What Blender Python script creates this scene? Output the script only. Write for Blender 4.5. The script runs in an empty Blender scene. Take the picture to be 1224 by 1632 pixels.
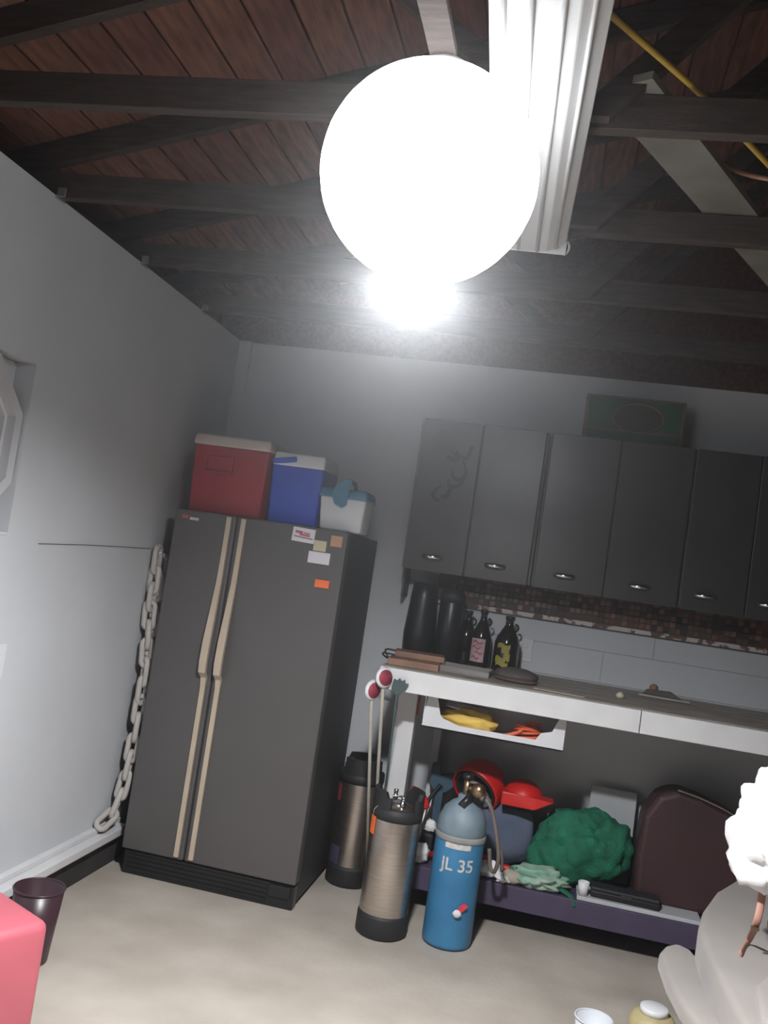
import bpy, bmesh, math, random
from mathutils import Vector, Matrix, noise
random.seed(7)
S = bpy.context.scene
COL = S.collection
R = math.radians

# ------------------------------------------------------------------ camera
F_PX, YAW, PITCH, ROLL = 1441.6, R(11.56), R(3.39), R(8.43)
CAM = Vector((1.924, 0.0, 1.568))
fw = Vector((-math.sin(YAW)*math.cos(PITCH), math.cos(YAW)*math.cos(PITCH), math.sin(PITCH)))
r0 = fw.cross(Vector((0, 0, 1))).normalized(); u0 = r0.cross(fw)
rt = r0*math.cos(ROLL) + u0*math.sin(ROLL)
up = -r0*math.sin(ROLL) + u0*math.cos(ROLL)
cd = bpy.data.cameras.new('camera'); cam = bpy.data.objects.new('camera', cd); COL.objects.link(cam)
m = Matrix((rt, up, -fw)).transposed().to_4x4(); m.translation = CAM
cam.matrix_world = m
cd.sensor_fit = 'VERTICAL'; cd.sensor_height = 36.0; cd.lens = F_PX/1632*36.0
cd.clip_start = 0.02
S.camera = cam

# ------------------------------------------------------------------ world, exposure, lamp power
GLOW_HAZE = 0.014
LAMP = 6.0           # radiance of the globe sized to the lamp's glare
DOWN = 1600.0        # radiance of the downlight added at its underside
S.view_settings.view_transform = 'Standard'; S.view_settings.look = 'None'
S.view_settings.gamma = 1.0; S.view_settings.use_curve_mapping = False
S.view_settings.exposure = 0.25
w = bpy.data.worlds.new('night'); S.world = w; w.use_nodes = True
nt = w.node_tree
bg = nt.nodes['Background']; bg.inputs[0].default_value = (0.02, 0.025, 0.04, 1); bg.inputs[1].default_value = 0.3
vs = nt.nodes.new('ShaderNodeVolumeScatter')          # haze added to imitate the lens glow around the lamp
vs.inputs['Density'].default_value = GLOW_HAZE
vs.inputs['Anisotropy'].default_value = 0.88
vs.inputs['Color'].default_value = (0.95, 0.97, 1, 1)
nt.links.new(vs.outputs[0], nt.nodes['World Output'].inputs['Volume'])
S.cycles.use_denoising = True
S.cycles.use_adaptive_sampling = True; S.cycles.adaptive_threshold = 0.06
S.cycles.max_bounces = 4; S.cycles.diffuse_bounces = 3; S.cycles.glossy_bounces = 2; S.cycles.volume_bounces = 0
S.cycles.caustics_reflective = False; S.cycles.caustics_refractive = False
S.cycles.sample_clamp_indirect = 6.0

# ------------------------------------------------------------------ helpers
def at(u, v, **k):
    """point on the ray of photo pixel (u, v) at a given real x, y or z"""
    d = fw*F_PX + rt*(u-612) + up*(816-v)
    (a, val), = k.items(); i = 'xyz'.index(a)
    return CAM + d*((val-CAM[i])/d[i])

def link_in(nt, node, inp, out): nt.links.new(out, node.inputs[inp])

MATS = {}
def mat(name, col, rough=0.6, metal=0.0, var=0.12, scale=6.0, bump=0.0, bscale=60.0, col2=None, coat=0.0, spec=None, stretch=None, thresh=None, alpha=None, trans=0.0, sheen=0.0):
    if name in MATS: return MATS[name]
    M = bpy.data.materials.new(name); M.use_nodes = True; t = M.node_tree
    b = t.nodes['Principled BSDF']
    b.inputs['Roughness'].default_value = rough; b.inputs['Metallic'].default_value = metal
    if coat: b.inputs['Coat Weight'].default_value = coat
    if spec is not None: b.inputs['Specular IOR Level'].default_value = spec
    if trans: b.inputs['Transmission Weight'].default_value = trans
    if sheen: b.inputs['Sheen Weight'].default_value = sheen
    if alpha is not None: b.inputs['Alpha'].default_value = alpha
    tc = t.nodes.new('ShaderNodeTexCoord'); mp = t.nodes.new('ShaderNodeMapping')
    if stretch: mp.inputs['Scale'].default_value = stretch
    t.links.new(tc.outputs['Object'], mp.inputs[0])
    n = t.nodes.new('ShaderNodeTexNoise'); n.inputs['Scale'].default_value = scale; n.inputs['Detail'].default_value = 3
    t.links.new(mp.outputs[0], n.inputs['Vector'])
    rp = t.nodes.new('ShaderNodeValToRGB')
    lo, hi = thresh or (0.3, 0.7)
    rp.color_ramp.elements[0].position = lo; rp.color_ramp.elements[1].position = hi
    c2 = col2 or tuple(min(1, c*(1+var)) for c in col)
    c1 = tuple(c*(1-var) for c in col) if not col2 else col
    rp.color_ramp.elements[0].color = (*c1, 1); rp.color_ramp.elements[1].color = (*c2, 1)
    t.links.new(n.outputs['Fac'], rp.inputs[0]); t.links.new(rp.outputs[0], b.inputs['Base Color'])
    if bump:
        n2 = t.nodes.new('ShaderNodeTexNoise'); n2.inputs['Scale'].default_value = bscale; n2.inputs['Detail'].default_value = 2
        t.links.new(mp.outputs[0], n2.inputs['Vector'])
        bp = t.nodes.new('ShaderNodeBump'); bp.inputs['Strength'].default_value = bump; bp.inputs['Distance'].default_value = 0.01
        t.links.new(n2.outputs['Fac'], bp.inputs['Height']); t.links.new(bp.outputs[0], b.inputs['Normal'])
    MATS[name] = M
    return M

def emit(name, col, strength):
    M = bpy.data.materials.new(name); M.use_nodes = True; t = M.node_tree
    b = t.nodes['Principled BSDF']; b.inputs['Base Color'].default_value = (0.9, 0.9, 0.9, 1)
    b.inputs['Emission Color'].default_value = (*col, 1); b.inputs['Emission Strength'].default_value = strength
    MATS[name] = M
    return M

def rotm(rx=0, ry=0, rz=0):
    return Matrix.Rotation(rz, 3, 'Z') @ Matrix.Rotation(ry, 3, 'Y') @ Matrix.Rotation(rx, 3, 'X')

class MB:
    """collects shapes into one mesh"""
    def __init__(s): s.v = []; s.f = []; s.sm = []
    def add(s, vs, fs, smooth=False):
        o = len(s.v); s.v += [Vector(x) for x in vs]
        s.f += [tuple(i+o for i in f) for f in fs]; s.sm += [smooth]*len(fs); return s
    def frombm(s, bm, smooth=False):
        bm.verts.ensure_lookup_table(); bm.verts.index_update()
        s.add([v.co.copy() for v in bm.verts], [[v.index for v in f.verts] for f in bm.faces], smooth); bm.free(); return s
    def box(s, x0, x1, y0, y1, z0, z1, bev=0.0, seg=2, rot=None, smooth=False):
        bm = bmesh.new(); bmesh.ops.create_cube(bm, size=1)
        bmesh.ops.scale(bm, vec=(x1-x0, y1-y0, z1-z0), verts=bm.verts)
        if bev: bmesh.ops.bevel(bm, geom=bm.edges[:], offset=bev, segments=seg, affect='EDGES', profile=0.5)
        c = Vector(((x0+x1)/2, (y0+y1)/2, (z0+z1)/2))
        if rot: bmesh.ops.rotate(bm, cent=(0, 0, 0), matrix=rot, verts=bm.verts)
        bmesh.ops.translate(bm, vec=c, verts=bm.verts)
        return s.frombm(bm, smooth)
    def lathe(s, prof, n=24, c=(0, 0, 0), rot=None, smooth=True, sx=1, sy=1):
        c = Vector(c); vs = []; fs = []
        for r, z in prof:
            for k in range(n):
                a = 2*math.pi*k/n
                p = Vector((r*math.cos(a)*sx, r*math.sin(a)*sy, z))
                vs.append(c + (rot @ p if rot else p))
        for i in range(len(prof)-1):
            for k in range(n):
                a, b = i*n+k, i*n+(k+1) % n
                fs.append((a, b, b+n, a+n))
        if prof[0][0] > 1e-6: fs.append(tuple(reversed(range(n))))
        if prof[-1][0] > 1e-6: fs.append(tuple(range((len(prof)-1)*n, len(prof)*n)))
        return s.add(vs, fs, smooth)
    def cyl(s, p0, p1, r0, r1=None, n=16, smooth=True):
        p0, p1 = Vector(p0), Vector(p1); d = p1-p0
        q = d.to_track_quat('Z', 'Y').to_matrix()
        return s.lathe([(r0, 0), (r1 if r1 is not None else r0, d.length)], n, p0, q, smooth)
    def tube(s, pts, r, n=8, closed=False, radii=None, flat=1.0):
        pts = [Vector(p) for p in pts]; N = len(pts); vs = []; fs = []
        ref = None
        for i, p in enumerate(pts):
            a = pts[(i-1) % N] if (closed or i > 0) else p
            b = pts[(i+1) % N] if (closed or i < N-1) else p
            d = (b-a).normalized()
            if ref is None:
                ref = Vector((0, 0, 1)) if abs(d.z) < 0.9 else Vector((0, 1, 0))
            x = d.cross(ref).normalized(); y = x.cross(d).normalized(); ref = y
            rr = radii[i] if radii else r
            for k in range(n):
                t = 2*math.pi*k/n
                vs.append(p + x*math.cos(t)*rr + y*math.sin(t)*rr*flat)
        for i in range(N if closed else N-1):
            for k in range(n):
                a, b = i*n+k, i*n+(k+1) % n
                a2, b2 = ((i+1) % N)*n+k, ((i+1) % N)*n+(k+1) % n
                fs.append((a, b, b2, a2))
        if not closed:
            fs.append(tuple(reversed(range(n)))); fs.append(tuple(range((N-1)*n, N*n)))
        return s.add(vs, fs, True)
    def prism(s, poly, d, bev=0.0, seg=2, smooth=False):
        """polygon (list of 3D points) extruded by the vector d"""
        bm = bmesh.new(); d = Vector(d)
        a = [bm.verts.new(Vector(p)) for p in poly]; b = [bm.verts.new(Vector(p)+d) for p in poly]
        n = len(a)
        bm.faces.new(a); bm.faces.new(list(reversed(b)))
        for i in range(n): bm.faces.new((a[i], b[i], b[(i+1) % n], a[(i+1) % n]))
        bmesh.ops.recalc_face_normals(bm, faces=bm.faces)
        if bev: bmesh.ops.bevel(bm, geom=bm.edges[:], offset=bev, segments=seg, affect='EDGES', profile=0.5)
        return s.frombm(bm, smooth)
    def blob(s, c, rad, sub=4, amp=0.15, freq=3.0, seed=0, rot=None, zmin=None, fold=0.0, power=None):
        bm = bmesh.new(); bmesh.ops.create_icosphere(bm, subdivisions=sub, radius=1)
        c = Vector(c)
        for v in bm.verts:
            n = v.co.normalized()
            if power:
                n = Vector([math.copysign(abs(q)**power, q) for q in n])
            k = 1 + amp*noise.noise(v.co*freq + Vector((seed*7.3, seed*3.1, 0)))
            if fold: k += fold*(abs(noise.noise(v.co*freq*2.3 + Vector((seed, 5, 2))))-0.2)
            p = Vector((n.x*rad[0]*k, n.y*rad[1]*k, n.z*rad[2]*k))
            if rot: p = rot @ p
            p += c
            if zmin is not None and p.z < zmin: p.z = zmin + (p.z-zmin)*0.02
            v.co = p
        return s.frombm(bm, True)
    def build(s, name, m, parent=None, world=False):
        me = bpy.data.meshes.new(name)
        vs = s.v
        if parent is not None and world:
            inv = parent.matrix_basis.inverted(); vs = [inv @ v for v in vs]
        me.from_pydata([tuple(v) for v in vs], [], s.f)
        me.polygons.foreach_set('use_smooth', s.sm)
        me.update()
        bm = bmesh.new(); bm.from_mesh(me); bmesh.ops.recalc_face_normals(bm, faces=bm.faces); bm.to_mesh(me); bm.free()
        me.materials.append(m)
        o = bpy.data.objects.new(name, me); COL.objects.link(o)
        if parent is not None: o.parent = parent
        return o

def tag(o, label, cat, group=None):
    o['label'] = label; o['category'] = cat
    if group: o['group'] = group
    return o
def struct(o, label=None, cat=None):
    o['kind'] = 'structure'
    if label: o['label'] = label
    if cat: o['category'] = cat
    return o
def thing(name, label, cat, loc=(0, 0, 0), rz=0, group=None):
    o = bpy.data.objects.new(name, None); COL.objects.link(o)
    o.location = loc; o.rotation_euler = (0, 0, rz)
    o.matrix_basis = Matrix.Translation(Vector(loc)) @ Matrix.Rotation(rz, 4, 'Z')
    o.empty_display_size = 0.05
    return tag(o, label, cat, group)
def one(mb, name, m, label, cat, loc, rz=0, group=None):
    """a thing that is a single mesh, its shape given around its own base point"""
    o = mb.build(name, m); o.location = loc; o.rotation_euler = (0, 0, rz)
    return tag(o, label, cat, group)
def lab(o, t): o['label'] = t; return o
def arc(c, r, a0, a1, n, plane='xz'):
    out = []
    for i in range(n+1):
        a = a0+(a1-a0)*i/n
        p = {'xz': (r*math.cos(a), 0, r*math.sin(a)), 'xy': (r*math.cos(a), r*math.sin(a), 0), 'yz': (0, r*math.cos(a), r*math.sin(a))}[plane]
        out.append(Vector(c)+Vector(p))
    return out
def smooth_path(pts, n=8):
    pts = [Vector(p) for p in pts]; out = []
    for i in range(len(pts)-1):
        p0 = pts[max(i-1, 0)]; p1 = pts[i]; p2 = pts[i+1]; p3 = pts[min(i+2, len(pts)-1)]
        for k in range(n):
            t = k/n
            out.append(0.5*((2*p1)+(p2-p0)*t+(2*p0-5*p1+4*p2-p3)*t*t+(-p0+3*p1-3*p2+p3)*t**3))
    out.append(pts[-1]); return out

# ------------------------------------------------------------------ materials
paint = mat('wall_paint', (0.60, 0.62, 0.65), 0.65, var=0.04, scale=2.5, bump=0.06, bscale=90)
dark_wall = mat('low_bounce_wall', (0.16, 0.12, 0.09), 0.8, var=0.25, scale=4, stretch=(1, 1, 6))  # dark tone chosen to cut bounced light from the unseen walls
concrete = mat('concrete', (0.38, 0.335, 0.285), 0.75, col2=(0.52, 0.47, 0.41), scale=3.0, bump=0.12, bscale=40)
white_paint = mat('white_paint', (0.66, 0.66, 0.67), 0.55, var=0.06, scale=9, bump=0.05)
old_wood = mat('dark_lumber', (0.042, 0.029, 0.023), 0.8, var=0.4, scale=8, stretch=(1, 8, 8), bump=0.2)
roof_wood = mat('roof_board', (0.08, 0.033, 0.022), 0.8, var=0.45, scale=7, stretch=(8, 1, 8), bump=0.2)
grey_door = mat('grey_cabinet_paint', (0.056, 0.053, 0.055), 0.30, var=0.10, scale=5, bump=0.03, bscale=30)
grey_body = mat('grey_cabinet_side', (0.10, 0.095, 0.10), 0.55, var=0.1)
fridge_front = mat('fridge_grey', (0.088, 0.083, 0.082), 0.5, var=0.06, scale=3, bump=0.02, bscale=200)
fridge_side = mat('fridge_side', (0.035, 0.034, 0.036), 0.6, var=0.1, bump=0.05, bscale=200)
black_plastic = mat('black_plastic', (0.012, 0.012, 0.014), 0.35, var=0.15)
black_rubber = mat('black_rubber', (0.018, 0.018, 0.02), 0.6, var=0.2)
cream = mat('cream_plastic', (0.52, 0.43, 0.33), 0.5, var=0.06)
chrome = mat('chrome', (0.75, 0.75, 0.76), 0.18, 1.0, var=0.05)
steel = mat('brushed_steel', (0.56, 0.50, 0.45), 0.34, 1.0, var=0.10, scale=10, stretch=(1, 1, 12))
dull_steel = mat('dull_steel', (0.4, 0.38, 0.36), 0.45, 1.0, var=0.2)
white_plastic = mat('white_plastic', (0.74, 0.74, 0.76), 0.45, var=0.04)
grey_white = mat('grey_white_plastic', (0.62, 0.63, 0.66), 0.5, var=0.05)
red_plastic = mat('red_cooler', (0.36, 0.007, 0.022), 0.45, var=0.08)
blue_plastic = mat('blue_cooler', (0.022, 0.085, 0.58), 0.45, var=0.08)
teal_plastic = mat('teal_lid', (0.05, 0.19, 0.30), 0.45, var=0.08)
lid_cream = mat('cream_lid', (0.55, 0.47, 0.43), 0.5, var=0.05)
bright_red = mat('bright_red_plastic', (0.62, 0.015, 0.012), 0.4, var=0.1)
orange_m = mat('orange_card', (0.85, 0.17, 0.04), 0.6, var=0.08)
tan_m = mat('tan_card', (0.48, 0.27, 0.16), 0.6, var=0.08)
paper = mat('white_paper', (0.70, 0.68, 0.74), 0.7, var=0.03)
print_red = mat('print_red', (0.45, 0.10, 0.12), 0.7, var=0.1)
print_grey = mat('print_grey', (0.25, 0.2, 0.2), 0.7, var=0.1)
pale_yellow = mat('pale_yellow_note', (0.55, 0.50, 0.34), 0.7, var=0.05)
cyl_blue = mat('cylinder_blue', (0.03, 0.16, 0.33), 0.45, col2=(0.055, 0.24, 0.44), scale=5, bump=0.04)
cyl_grey = mat('cylinder_grey', (0.17, 0.23, 0.27), 0.5, var=0.25, scale=9)
sticker_silver = mat('silver_letters', (0.55, 0.53, 0.52), 0.5, var=0.2, scale=40)
brass = mat('brass', (0.42, 0.30, 0.18), 0.35, 1.0, var=0.2)
hose_m = mat('grey_hose', (0.16, 0.13, 0.12), 0.5, var=0.2)
purple_m = mat('purple_paint', (0.068, 0.052, 0.10), 0.6, var=0.15, scale=9)
bench_top_m = mat('worn_bench_wood', (0.20, 0.17, 0.14), 0.5, col2=(0.38, 0.34, 0.29), scale=5, stretch=(1, 6, 1), bump=0.1)
brown_wood = mat('brown_wood', (0.24, 0.13, 0.085), 0.55, var=0.3, scale=6, stretch=(1, 8, 1))
glass_brown = mat('dark_bottle_glass', (0.012, 0.008, 0.008), 0.12, var=0.2, coat=0.3)
green_net = mat('green_mesh', (0.006, 0.10, 0.055), 0.8, col2=(0.012, 0.19, 0.105), scale=14, bump=0.5, bscale=120)
pale_green = mat('pale_green_plastic', (0.10, 0.28, 0.19), 0.5, col2=(0.42, 0.55, 0.45), scale=9, bump=0.3, bscale=30)
blue_grey = mat('blue_grey_fabric', (0.085, 0.115, 0.19), 0.8, col2=(0.14, 0.16, 0.22), scale=4, bump=0.3, bscale=30)
maroon = mat('dark_maroon_vinyl', (0.050, 0.020, 0.024), 0.6, var=0.25, scale=3, bump=0.05)
tan_edge = mat('tan_piping', (0.22, 0.17, 0.14), 0.6)
seat_grey = mat('grey_upholstery', (0.235, 0.215, 0.198), 0.8, var=0.08, scale=5, bump=0.06, bscale=250, sheen=0.2)
cloth_white = mat('white_cloth', (0.86, 0.86, 0.88), 0.75, var=0.03, bump=0.2, bscale=12)
strap_m = mat('pinkish_strap', (0.42, 0.22, 0.17), 0.6, var=0.15)
pink_can = mat('red_fuel_plastic', (0.46, 0.105, 0.135), 0.42, var=0.06)
bin_m = mat('dark_maroon_bin', (0.045, 0.02, 0.028), 0.35, var=0.15)
yellow_m = mat('yellow_cloth', (0.70, 0.47, 0.10), 0.7, var=0.2, bump=0.3, bscale=30)
yellow_cable = mat('yellow_cable', (0.55, 0.36, 0.05), 0.6)
orange_cord = mat('orange_cord', (0.75, 0.13, 0.05), 0.5)
dark_green = mat('dark_green_plastic', (0.045, 0.075, 0.075), 0.6)
stick_m = mat('beige_stick', (0.40, 0.38, 0.32), 0.6)
paddle_red = mat('paddle_red', (0.32, 0.04, 0.07), 0.6)
dusty_board = mat('dusty_board', (0.17, 0.16, 0.14), 0.8, var=0.2, scale=6)
fix_white = mat('white_enamel', (0.62, 0.62, 0.62), 0.5, var=0.03)
night_glass = mat('window_glass', (0.05, 0.06, 0.06), 0.1, var=0.1)
grey_frame = mat('window_white', (0.58, 0.58, 0.60), 0.5, var=0.04)
card_tan = mat('carton_board', (0.13, 0.075, 0.05), 0.8, var=0.1)
card_green = mat('carton_green', (0.012, 0.065, 0.03), 0.7, var=0.2)
card_dark = mat('carton_dark', (0.035, 0.028, 0.02), 0.7, var=0.2)
link_m = mat('white_chain_plastic', (0.50, 0.47, 0.44), 0.5, var=0.06)
dark_line = mat('dark_wire', (0.09, 0.09, 0.1), 0.6)
tar = mat('black_curb', (0.035, 0.03, 0.03), 0.85, var=0.3, scale=10, bump=0.2)
dark_bin = mat('dark_crate', (0.02, 0.02, 0.024), 0.6, var=0.2)
zinc = mat('zinc', (0.6, 0.6, 0.62), 0.4, 0.8)
light_card = mat('pale_card', (0.46, 0.48, 0.50), 0.7, var=0.05)
jar_yellow = mat('jar_contents', (0.50, 0.42, 0.22), 0.5, var=0.2, scale=9)
clear_tub = mat('cloudy_plastic', (0.62, 0.64, 0.68), 0.35, var=0.06)

# ------------------------------------------------------------------ the room
H, B = 2.70, 4.75
XR, YF = 5.4, -1.6
struct(MB().box(-0.12, XR, YF, B+0.12, -0.1, 0).build('floor', concrete), 'pale stained concrete garage floor', 'floor')
WY0, WY1, WZ0, WZ1 = 2.27, 2.885, 1.48, 2.10
wl = MB()
wl.box(-0.14, 0, YF, WY0, 0.0, H).box(-0.14, 0, WY1, B+0.12, 0.0, H).box(-0.14, 0, WY0, WY1, 0.0, WZ0).box(-0.14, 0, WY0, WY1, WZ1, H)
struct(wl.build('wall_left', paint), 'white painted wall with the octagonal window', 'wall')
RID, SL, EZ = 2.70, 0.28, 2.83
def roof_z(x): return EZ + SL*(x if x < RID else 2*RID-x)
wb = MB().box(-0.14, XR, B, B+0.12, 0, H)
struct(MB().prism([(-0.14, B+.01, H), (XR, B+.01, H), (XR, B+.01, roof_z(XR)+.11), (RID, B+.01, roof_z(RID)+.11), (-0.14, B+.01, roof_z(-0.14)+.11)], (0, 0.10, 0)).build('wall_gable', roof_wood), 'dark bare wooden gable above the back wall', 'wall')
wall_back = struct(wb.build('wall_back', paint), 'white painted wall behind the refrigerator and workbench', 'wall')
struct(MB().box(XR, XR+0.12, YF, B+0.12, 0, H+0.14).build('wall_right', dark_wall))
struct(MB().prism([(-0.14, YF, 0), (XR, YF, 0), (XR, YF, roof_z(XR)+.11), (RID, YF, roof_z(RID)+.11), (-0.14, YF, roof_z(-0.14)+.11)], (0, -0.12, 0)).build('wall_front', dark_wall))
# roof of boards laid across the rafters
ceiling = MB()
for sgn in (0, 1):
    xs = (-0.45, RID) if not sgn else (RID, 2*RID+0.45)
    ceiling.add([(xs[0], YF-.12, roof_z(xs[0])+.13), (xs[1], YF-.12, roof_z(xs[1])+.13), (xs[1], B+.12, roof_z(xs[1])+.13), (xs[0], B+.12, roof_z(xs[0])+.13),
                 (xs[0], YF-.12, roof_z(xs[0])+.15), (xs[1], YF-.12, roof_z(xs[1])+.15), (xs[1], B+.12, roof_z(xs[1])+.15), (xs[0], B+.12, roof_z(xs[0])+.15)],
                [(0, 1, 2, 3), (7, 6, 5, 4), (0, 4, 5, 1), (1, 5, 6, 2), (2, 6, 7, 3), (3, 7, 4, 0)])
ceil = struct(ceiling.build('ceiling', roof_wood), 'reddish brown board roof seen from inside', 'ceiling')
bw = 0.14; ang = math.atan(SL)
pm = None
tones = [mat('roof_board_%d' % i, c, 0.8, var=0.4, scale=7, stretch=(8, 1, 8), bump=0.2) for i, c in enumerate([(0.115, 0.046, 0.032), (0.092, 0.042, 0.03), (0.14, 0.06, 0.038)])]
for side in (0, 1):
    k = 0
    s_ = -0.43
    while s_ < RID-0.02:
        if pm is None:
            o = MB().box(-bw/2+.004, bw/2-.004, YF, B, -0.011, 0.011).build('roof_plank', roof_wood, ceil); pm = o.data
            pm.materials[0] = tones[0]
        else:
            o = bpy.data.objects.new('roof_plank', pm); COL.objects.link(o); o.parent = ceil
        xm = s_ + bw*math.cos(ang)/2
        X = xm if not side else 2*RID-xm
        o.location = (X, 0, roof_z(xm)+0.108 + random.uniform(-.002, .002)); o.rotation_euler = (0, -ang if not side else ang, 0)
        o.material_slots[0].link = 'OBJECT'; o.material_slots[0].material = tones[random.randrange(3)]
        s_ += bw*math.cos(ang); k += 1
# wall top gap boards (the eaves)
struct(MB().box(-0.44, -0.42, YF, B+.12, 2.55, 2.84).build('trim_1', old_wood), 'dark fascia board outside the eave', 'trim')
struct(MB().box(-0.43, -0.14, YF, B+.12, 2.55, 2.57).build('trim_2', old_wood), 'dark soffit board under the eave', 'trim')
# base of the left wall: dark curb with a white ledge on it
struct(MB().box(0, 0.035, YF, B, 0, 0.135).build('trim_3', tar), 'black curb below the white ledge at the left wall', 'trim')
struct(MB().box(0.0, 0.075, YF, 4.12, 0.135, 0.175, 0.006).box(0.0, 0.03, YF, 4.12, 0.175, 0.20, 0.004).build('baseboard_left', white_paint), 'white wooden ledge along the foot of the left wall', 'baseboard')
struct(MB().box(0.0, 0.07, B-0.03, B, 0.0, H, 0.003).build('trim_4', paint), 'narrow corner board where the two walls meet', 'trim')

# octagonal window in its square recess
win = thing('window_1', 'white octagonal window frame in a square wall recess', 'window', (0, (WY0+WY1)/2, WZ0))
win['kind'] = 'structure'
cy, cz = (WY0+WY1)/2, (WZ0+WZ1)/2
def octo(r, x):
    a = r/math.cos(math.pi/8)
    return [Vector((x, cy+a*math.cos(R(22.5+45*k)), cz+a*math.sin(R(22.5+45*k)))) for k in range(8)]
def ring(ro, ri, xa, xb):
    mb = MB(); o0, i0, o1, i1 = octo(ro, xa), octo(ri, xa), octo(ro, xb), octo(ri, xb)
    fs = []
    for k in range(8):
        j = (k+1) % 8
        fs += [(k, j, 8+j, 8+k), (16+k, 24+k, 24+j, 16+j), (k, 16+k, 16+j, j), (8+k, 8+j, 24+j, 24+k)]
    return mb.add(o0+i0+o1+i1, fs)
ring(0.300, 0.262, -0.055, -0.015).build('window_frame', grey_frame, win, world=True)
ring(0.270, 0.250, -0.155, -0.050).build('reveal', paint, win, world=True)
ring(0.255, 0.205, -0.165, -0.140).build('sash', grey_frame, win, world=True)
g = octo(0.25, -0.152); g2 = octo(0.25, -0.158)
MB().add(g+g2, [tuple(range(8)), tuple(reversed(range(8, 16)))]+[(k, 8+k, 8+(k+1) % 8, (k+1) % 8) for k in range(8)]).build('pane', night_glass, win, world=True)
bp = MB(); sq = [(WY0, WZ0), (WY1, WZ0), (WY1, WZ1), (WY0, WZ1)]
for (sy, sz) in ((1, 1), (-1, 1), (-1, -1), (1, -1)):     # the corner boards behind the octagon
    h_ = (WY1-WY0)/2; t_ = h_*math.tan(R(22.5))
    poly = [(-0.08, cy+sy*h_, cz+sz*t_*0.9), (-0.08, cy+sy*h_, cz+sz*h_), (-0.08, cy+sy*t_*0.9, cz+sz*h_)]
    MB().prism(poly, (-0.02, 0, 0)).build('corner_board', paint, win, world=True)
MB().box(-0.13, 0.0, WY0, WY1, WZ0-0.0, WZ0+0.012, 0.002).build('sill', white_paint, win, world=True)

# roof trusses
J0, JS = 2.176, 0.665
names = ['the one in front of the back wall', 'second roof truss from the back wall', 'third roof truss from the back wall', 'fourth roof truss from the back wall', 'fifth from back', 'sixth', 'seventh']
truss_labels = {3: 'dark timber roof truss nearest the back wall', 2: 'dark timber roof truss second from the back wall', 1: 'dark timber roof truss at the far end of the white strip fixture',
                0: 'dark timber roof truss that carries the bright lamp', -1: 'dark timber roof truss at the top edge, nearest the camera'}
for k in (3, 2, 1, 0, -1):
    y = J0 + JS*k
    t = thing('roof_truss', truss_labels[k], 'roof truss', (0, y, H), 0, 'roof trusses')
    MB().box(-0.13, 2*RID, -0.0, 0.038, 0, 0.09, 0.002).build('bottom_chord', old_wood, t)
    for sgn in (0, 1):
        xa, xb = (-0.40, RID) if not sgn else (2*RID+0.40, RID)
        za, zb = roof_z(xa)-H, roof_z(xb)-H
        MB().prism([(xa, 0, za), (xb, 0, zb), (xb, 0, zb+0.092), (xa, 0, za+0.092)], (0, 0.038, 0)).build('top_chord', old_wood, t)
        xw0, xw1 = (1.75, 1.15) if not sgn else (2*RID-1.75, 2*RID-1.15)
        MB().prism([(xw0, 0.04, 0.01), (xw0+0.09, 0.04, 0.01), (xw1+0.05, 0.04, roof_z(xw1)-H+.05), (xw1-0.04, 0.04, roof_z(xw1)-H+.05)], (0, 0.036, 0)).build('web', old_wood, t)
        xw0, xw1 = (1.80, RID) if not sgn else (2*RID-1.80, RID)
        MB().prism([(xw0, -0.04, 0.01), (xw0+0.09, -0.04, 0.01), (xw1+0.05, -0.04, roof_z(xw1)-H+.05), (xw1-0.04, -0.04, roof_z(xw1)-H+.05)], (0, 0.036, 0)).build('web', old_wood, t)
    MB().box(0.002, 0.03, -0.012, -0.001, -0.0, 0.03).box(0.002, 0.012, -0.02, 0.03, -0.012, -0.001).build('metal_clip', zinc, t)

# ------------------------------------------------------------------ lamp on the truss
LX, LY = 1.525, 1.90
led = emit('glare_glow', (0.93, 0.96, 1.0), LAMP)
led.cycles.emission_sampling = 'NONE'
lamp = thing('ceiling_lamp', 'glaring white lamp with a glare-sized globe hanging under the roof trusses', 'lamp', (LX, LY, H))
MB().box(-0.03, 0.03, J0-JS-LY, J0+0.038-LY, -0.018, -0.001, 0.002).build('mounting_bar', old_wood, lamp)
MB().lathe([(0.05, -0.018), (0.05, -0.03), (0.035, -0.04), (0, -0.041)], 24).build('canopy', white_plastic, lamp)
GR, GV, GC = 0.240, 0.235, -0.27
def cap(a0, a1, st): return [(GR*math.sin(R(a)), GC+GV*math.cos(R(a))) for a in range(a0, a1+1, st)]
MB().lathe(cap(10, 160, 6), 40).build('glare_globe', led, lamp)  # globe sized to fill the lamp's glare, its true shape unknown
MB().lathe(cap(160, 180, 10), 24).build('added_downlight', emit('downlight_glow', (0.97, 0.98, 1.0), DOWN), lamp)  # lens added as the main source, to throw the light downward
MB().lathe([(0.083, GC-GV+.018), (0.087, GC-GV+.018), (0.092, GC-GV-.010), (0.088, GC-GV-.010), (0.083, GC-GV+.018)], 32).build('baffle_ring', white_plastic, lamp)  # ring added as a baffle to cut the sideways light

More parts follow.
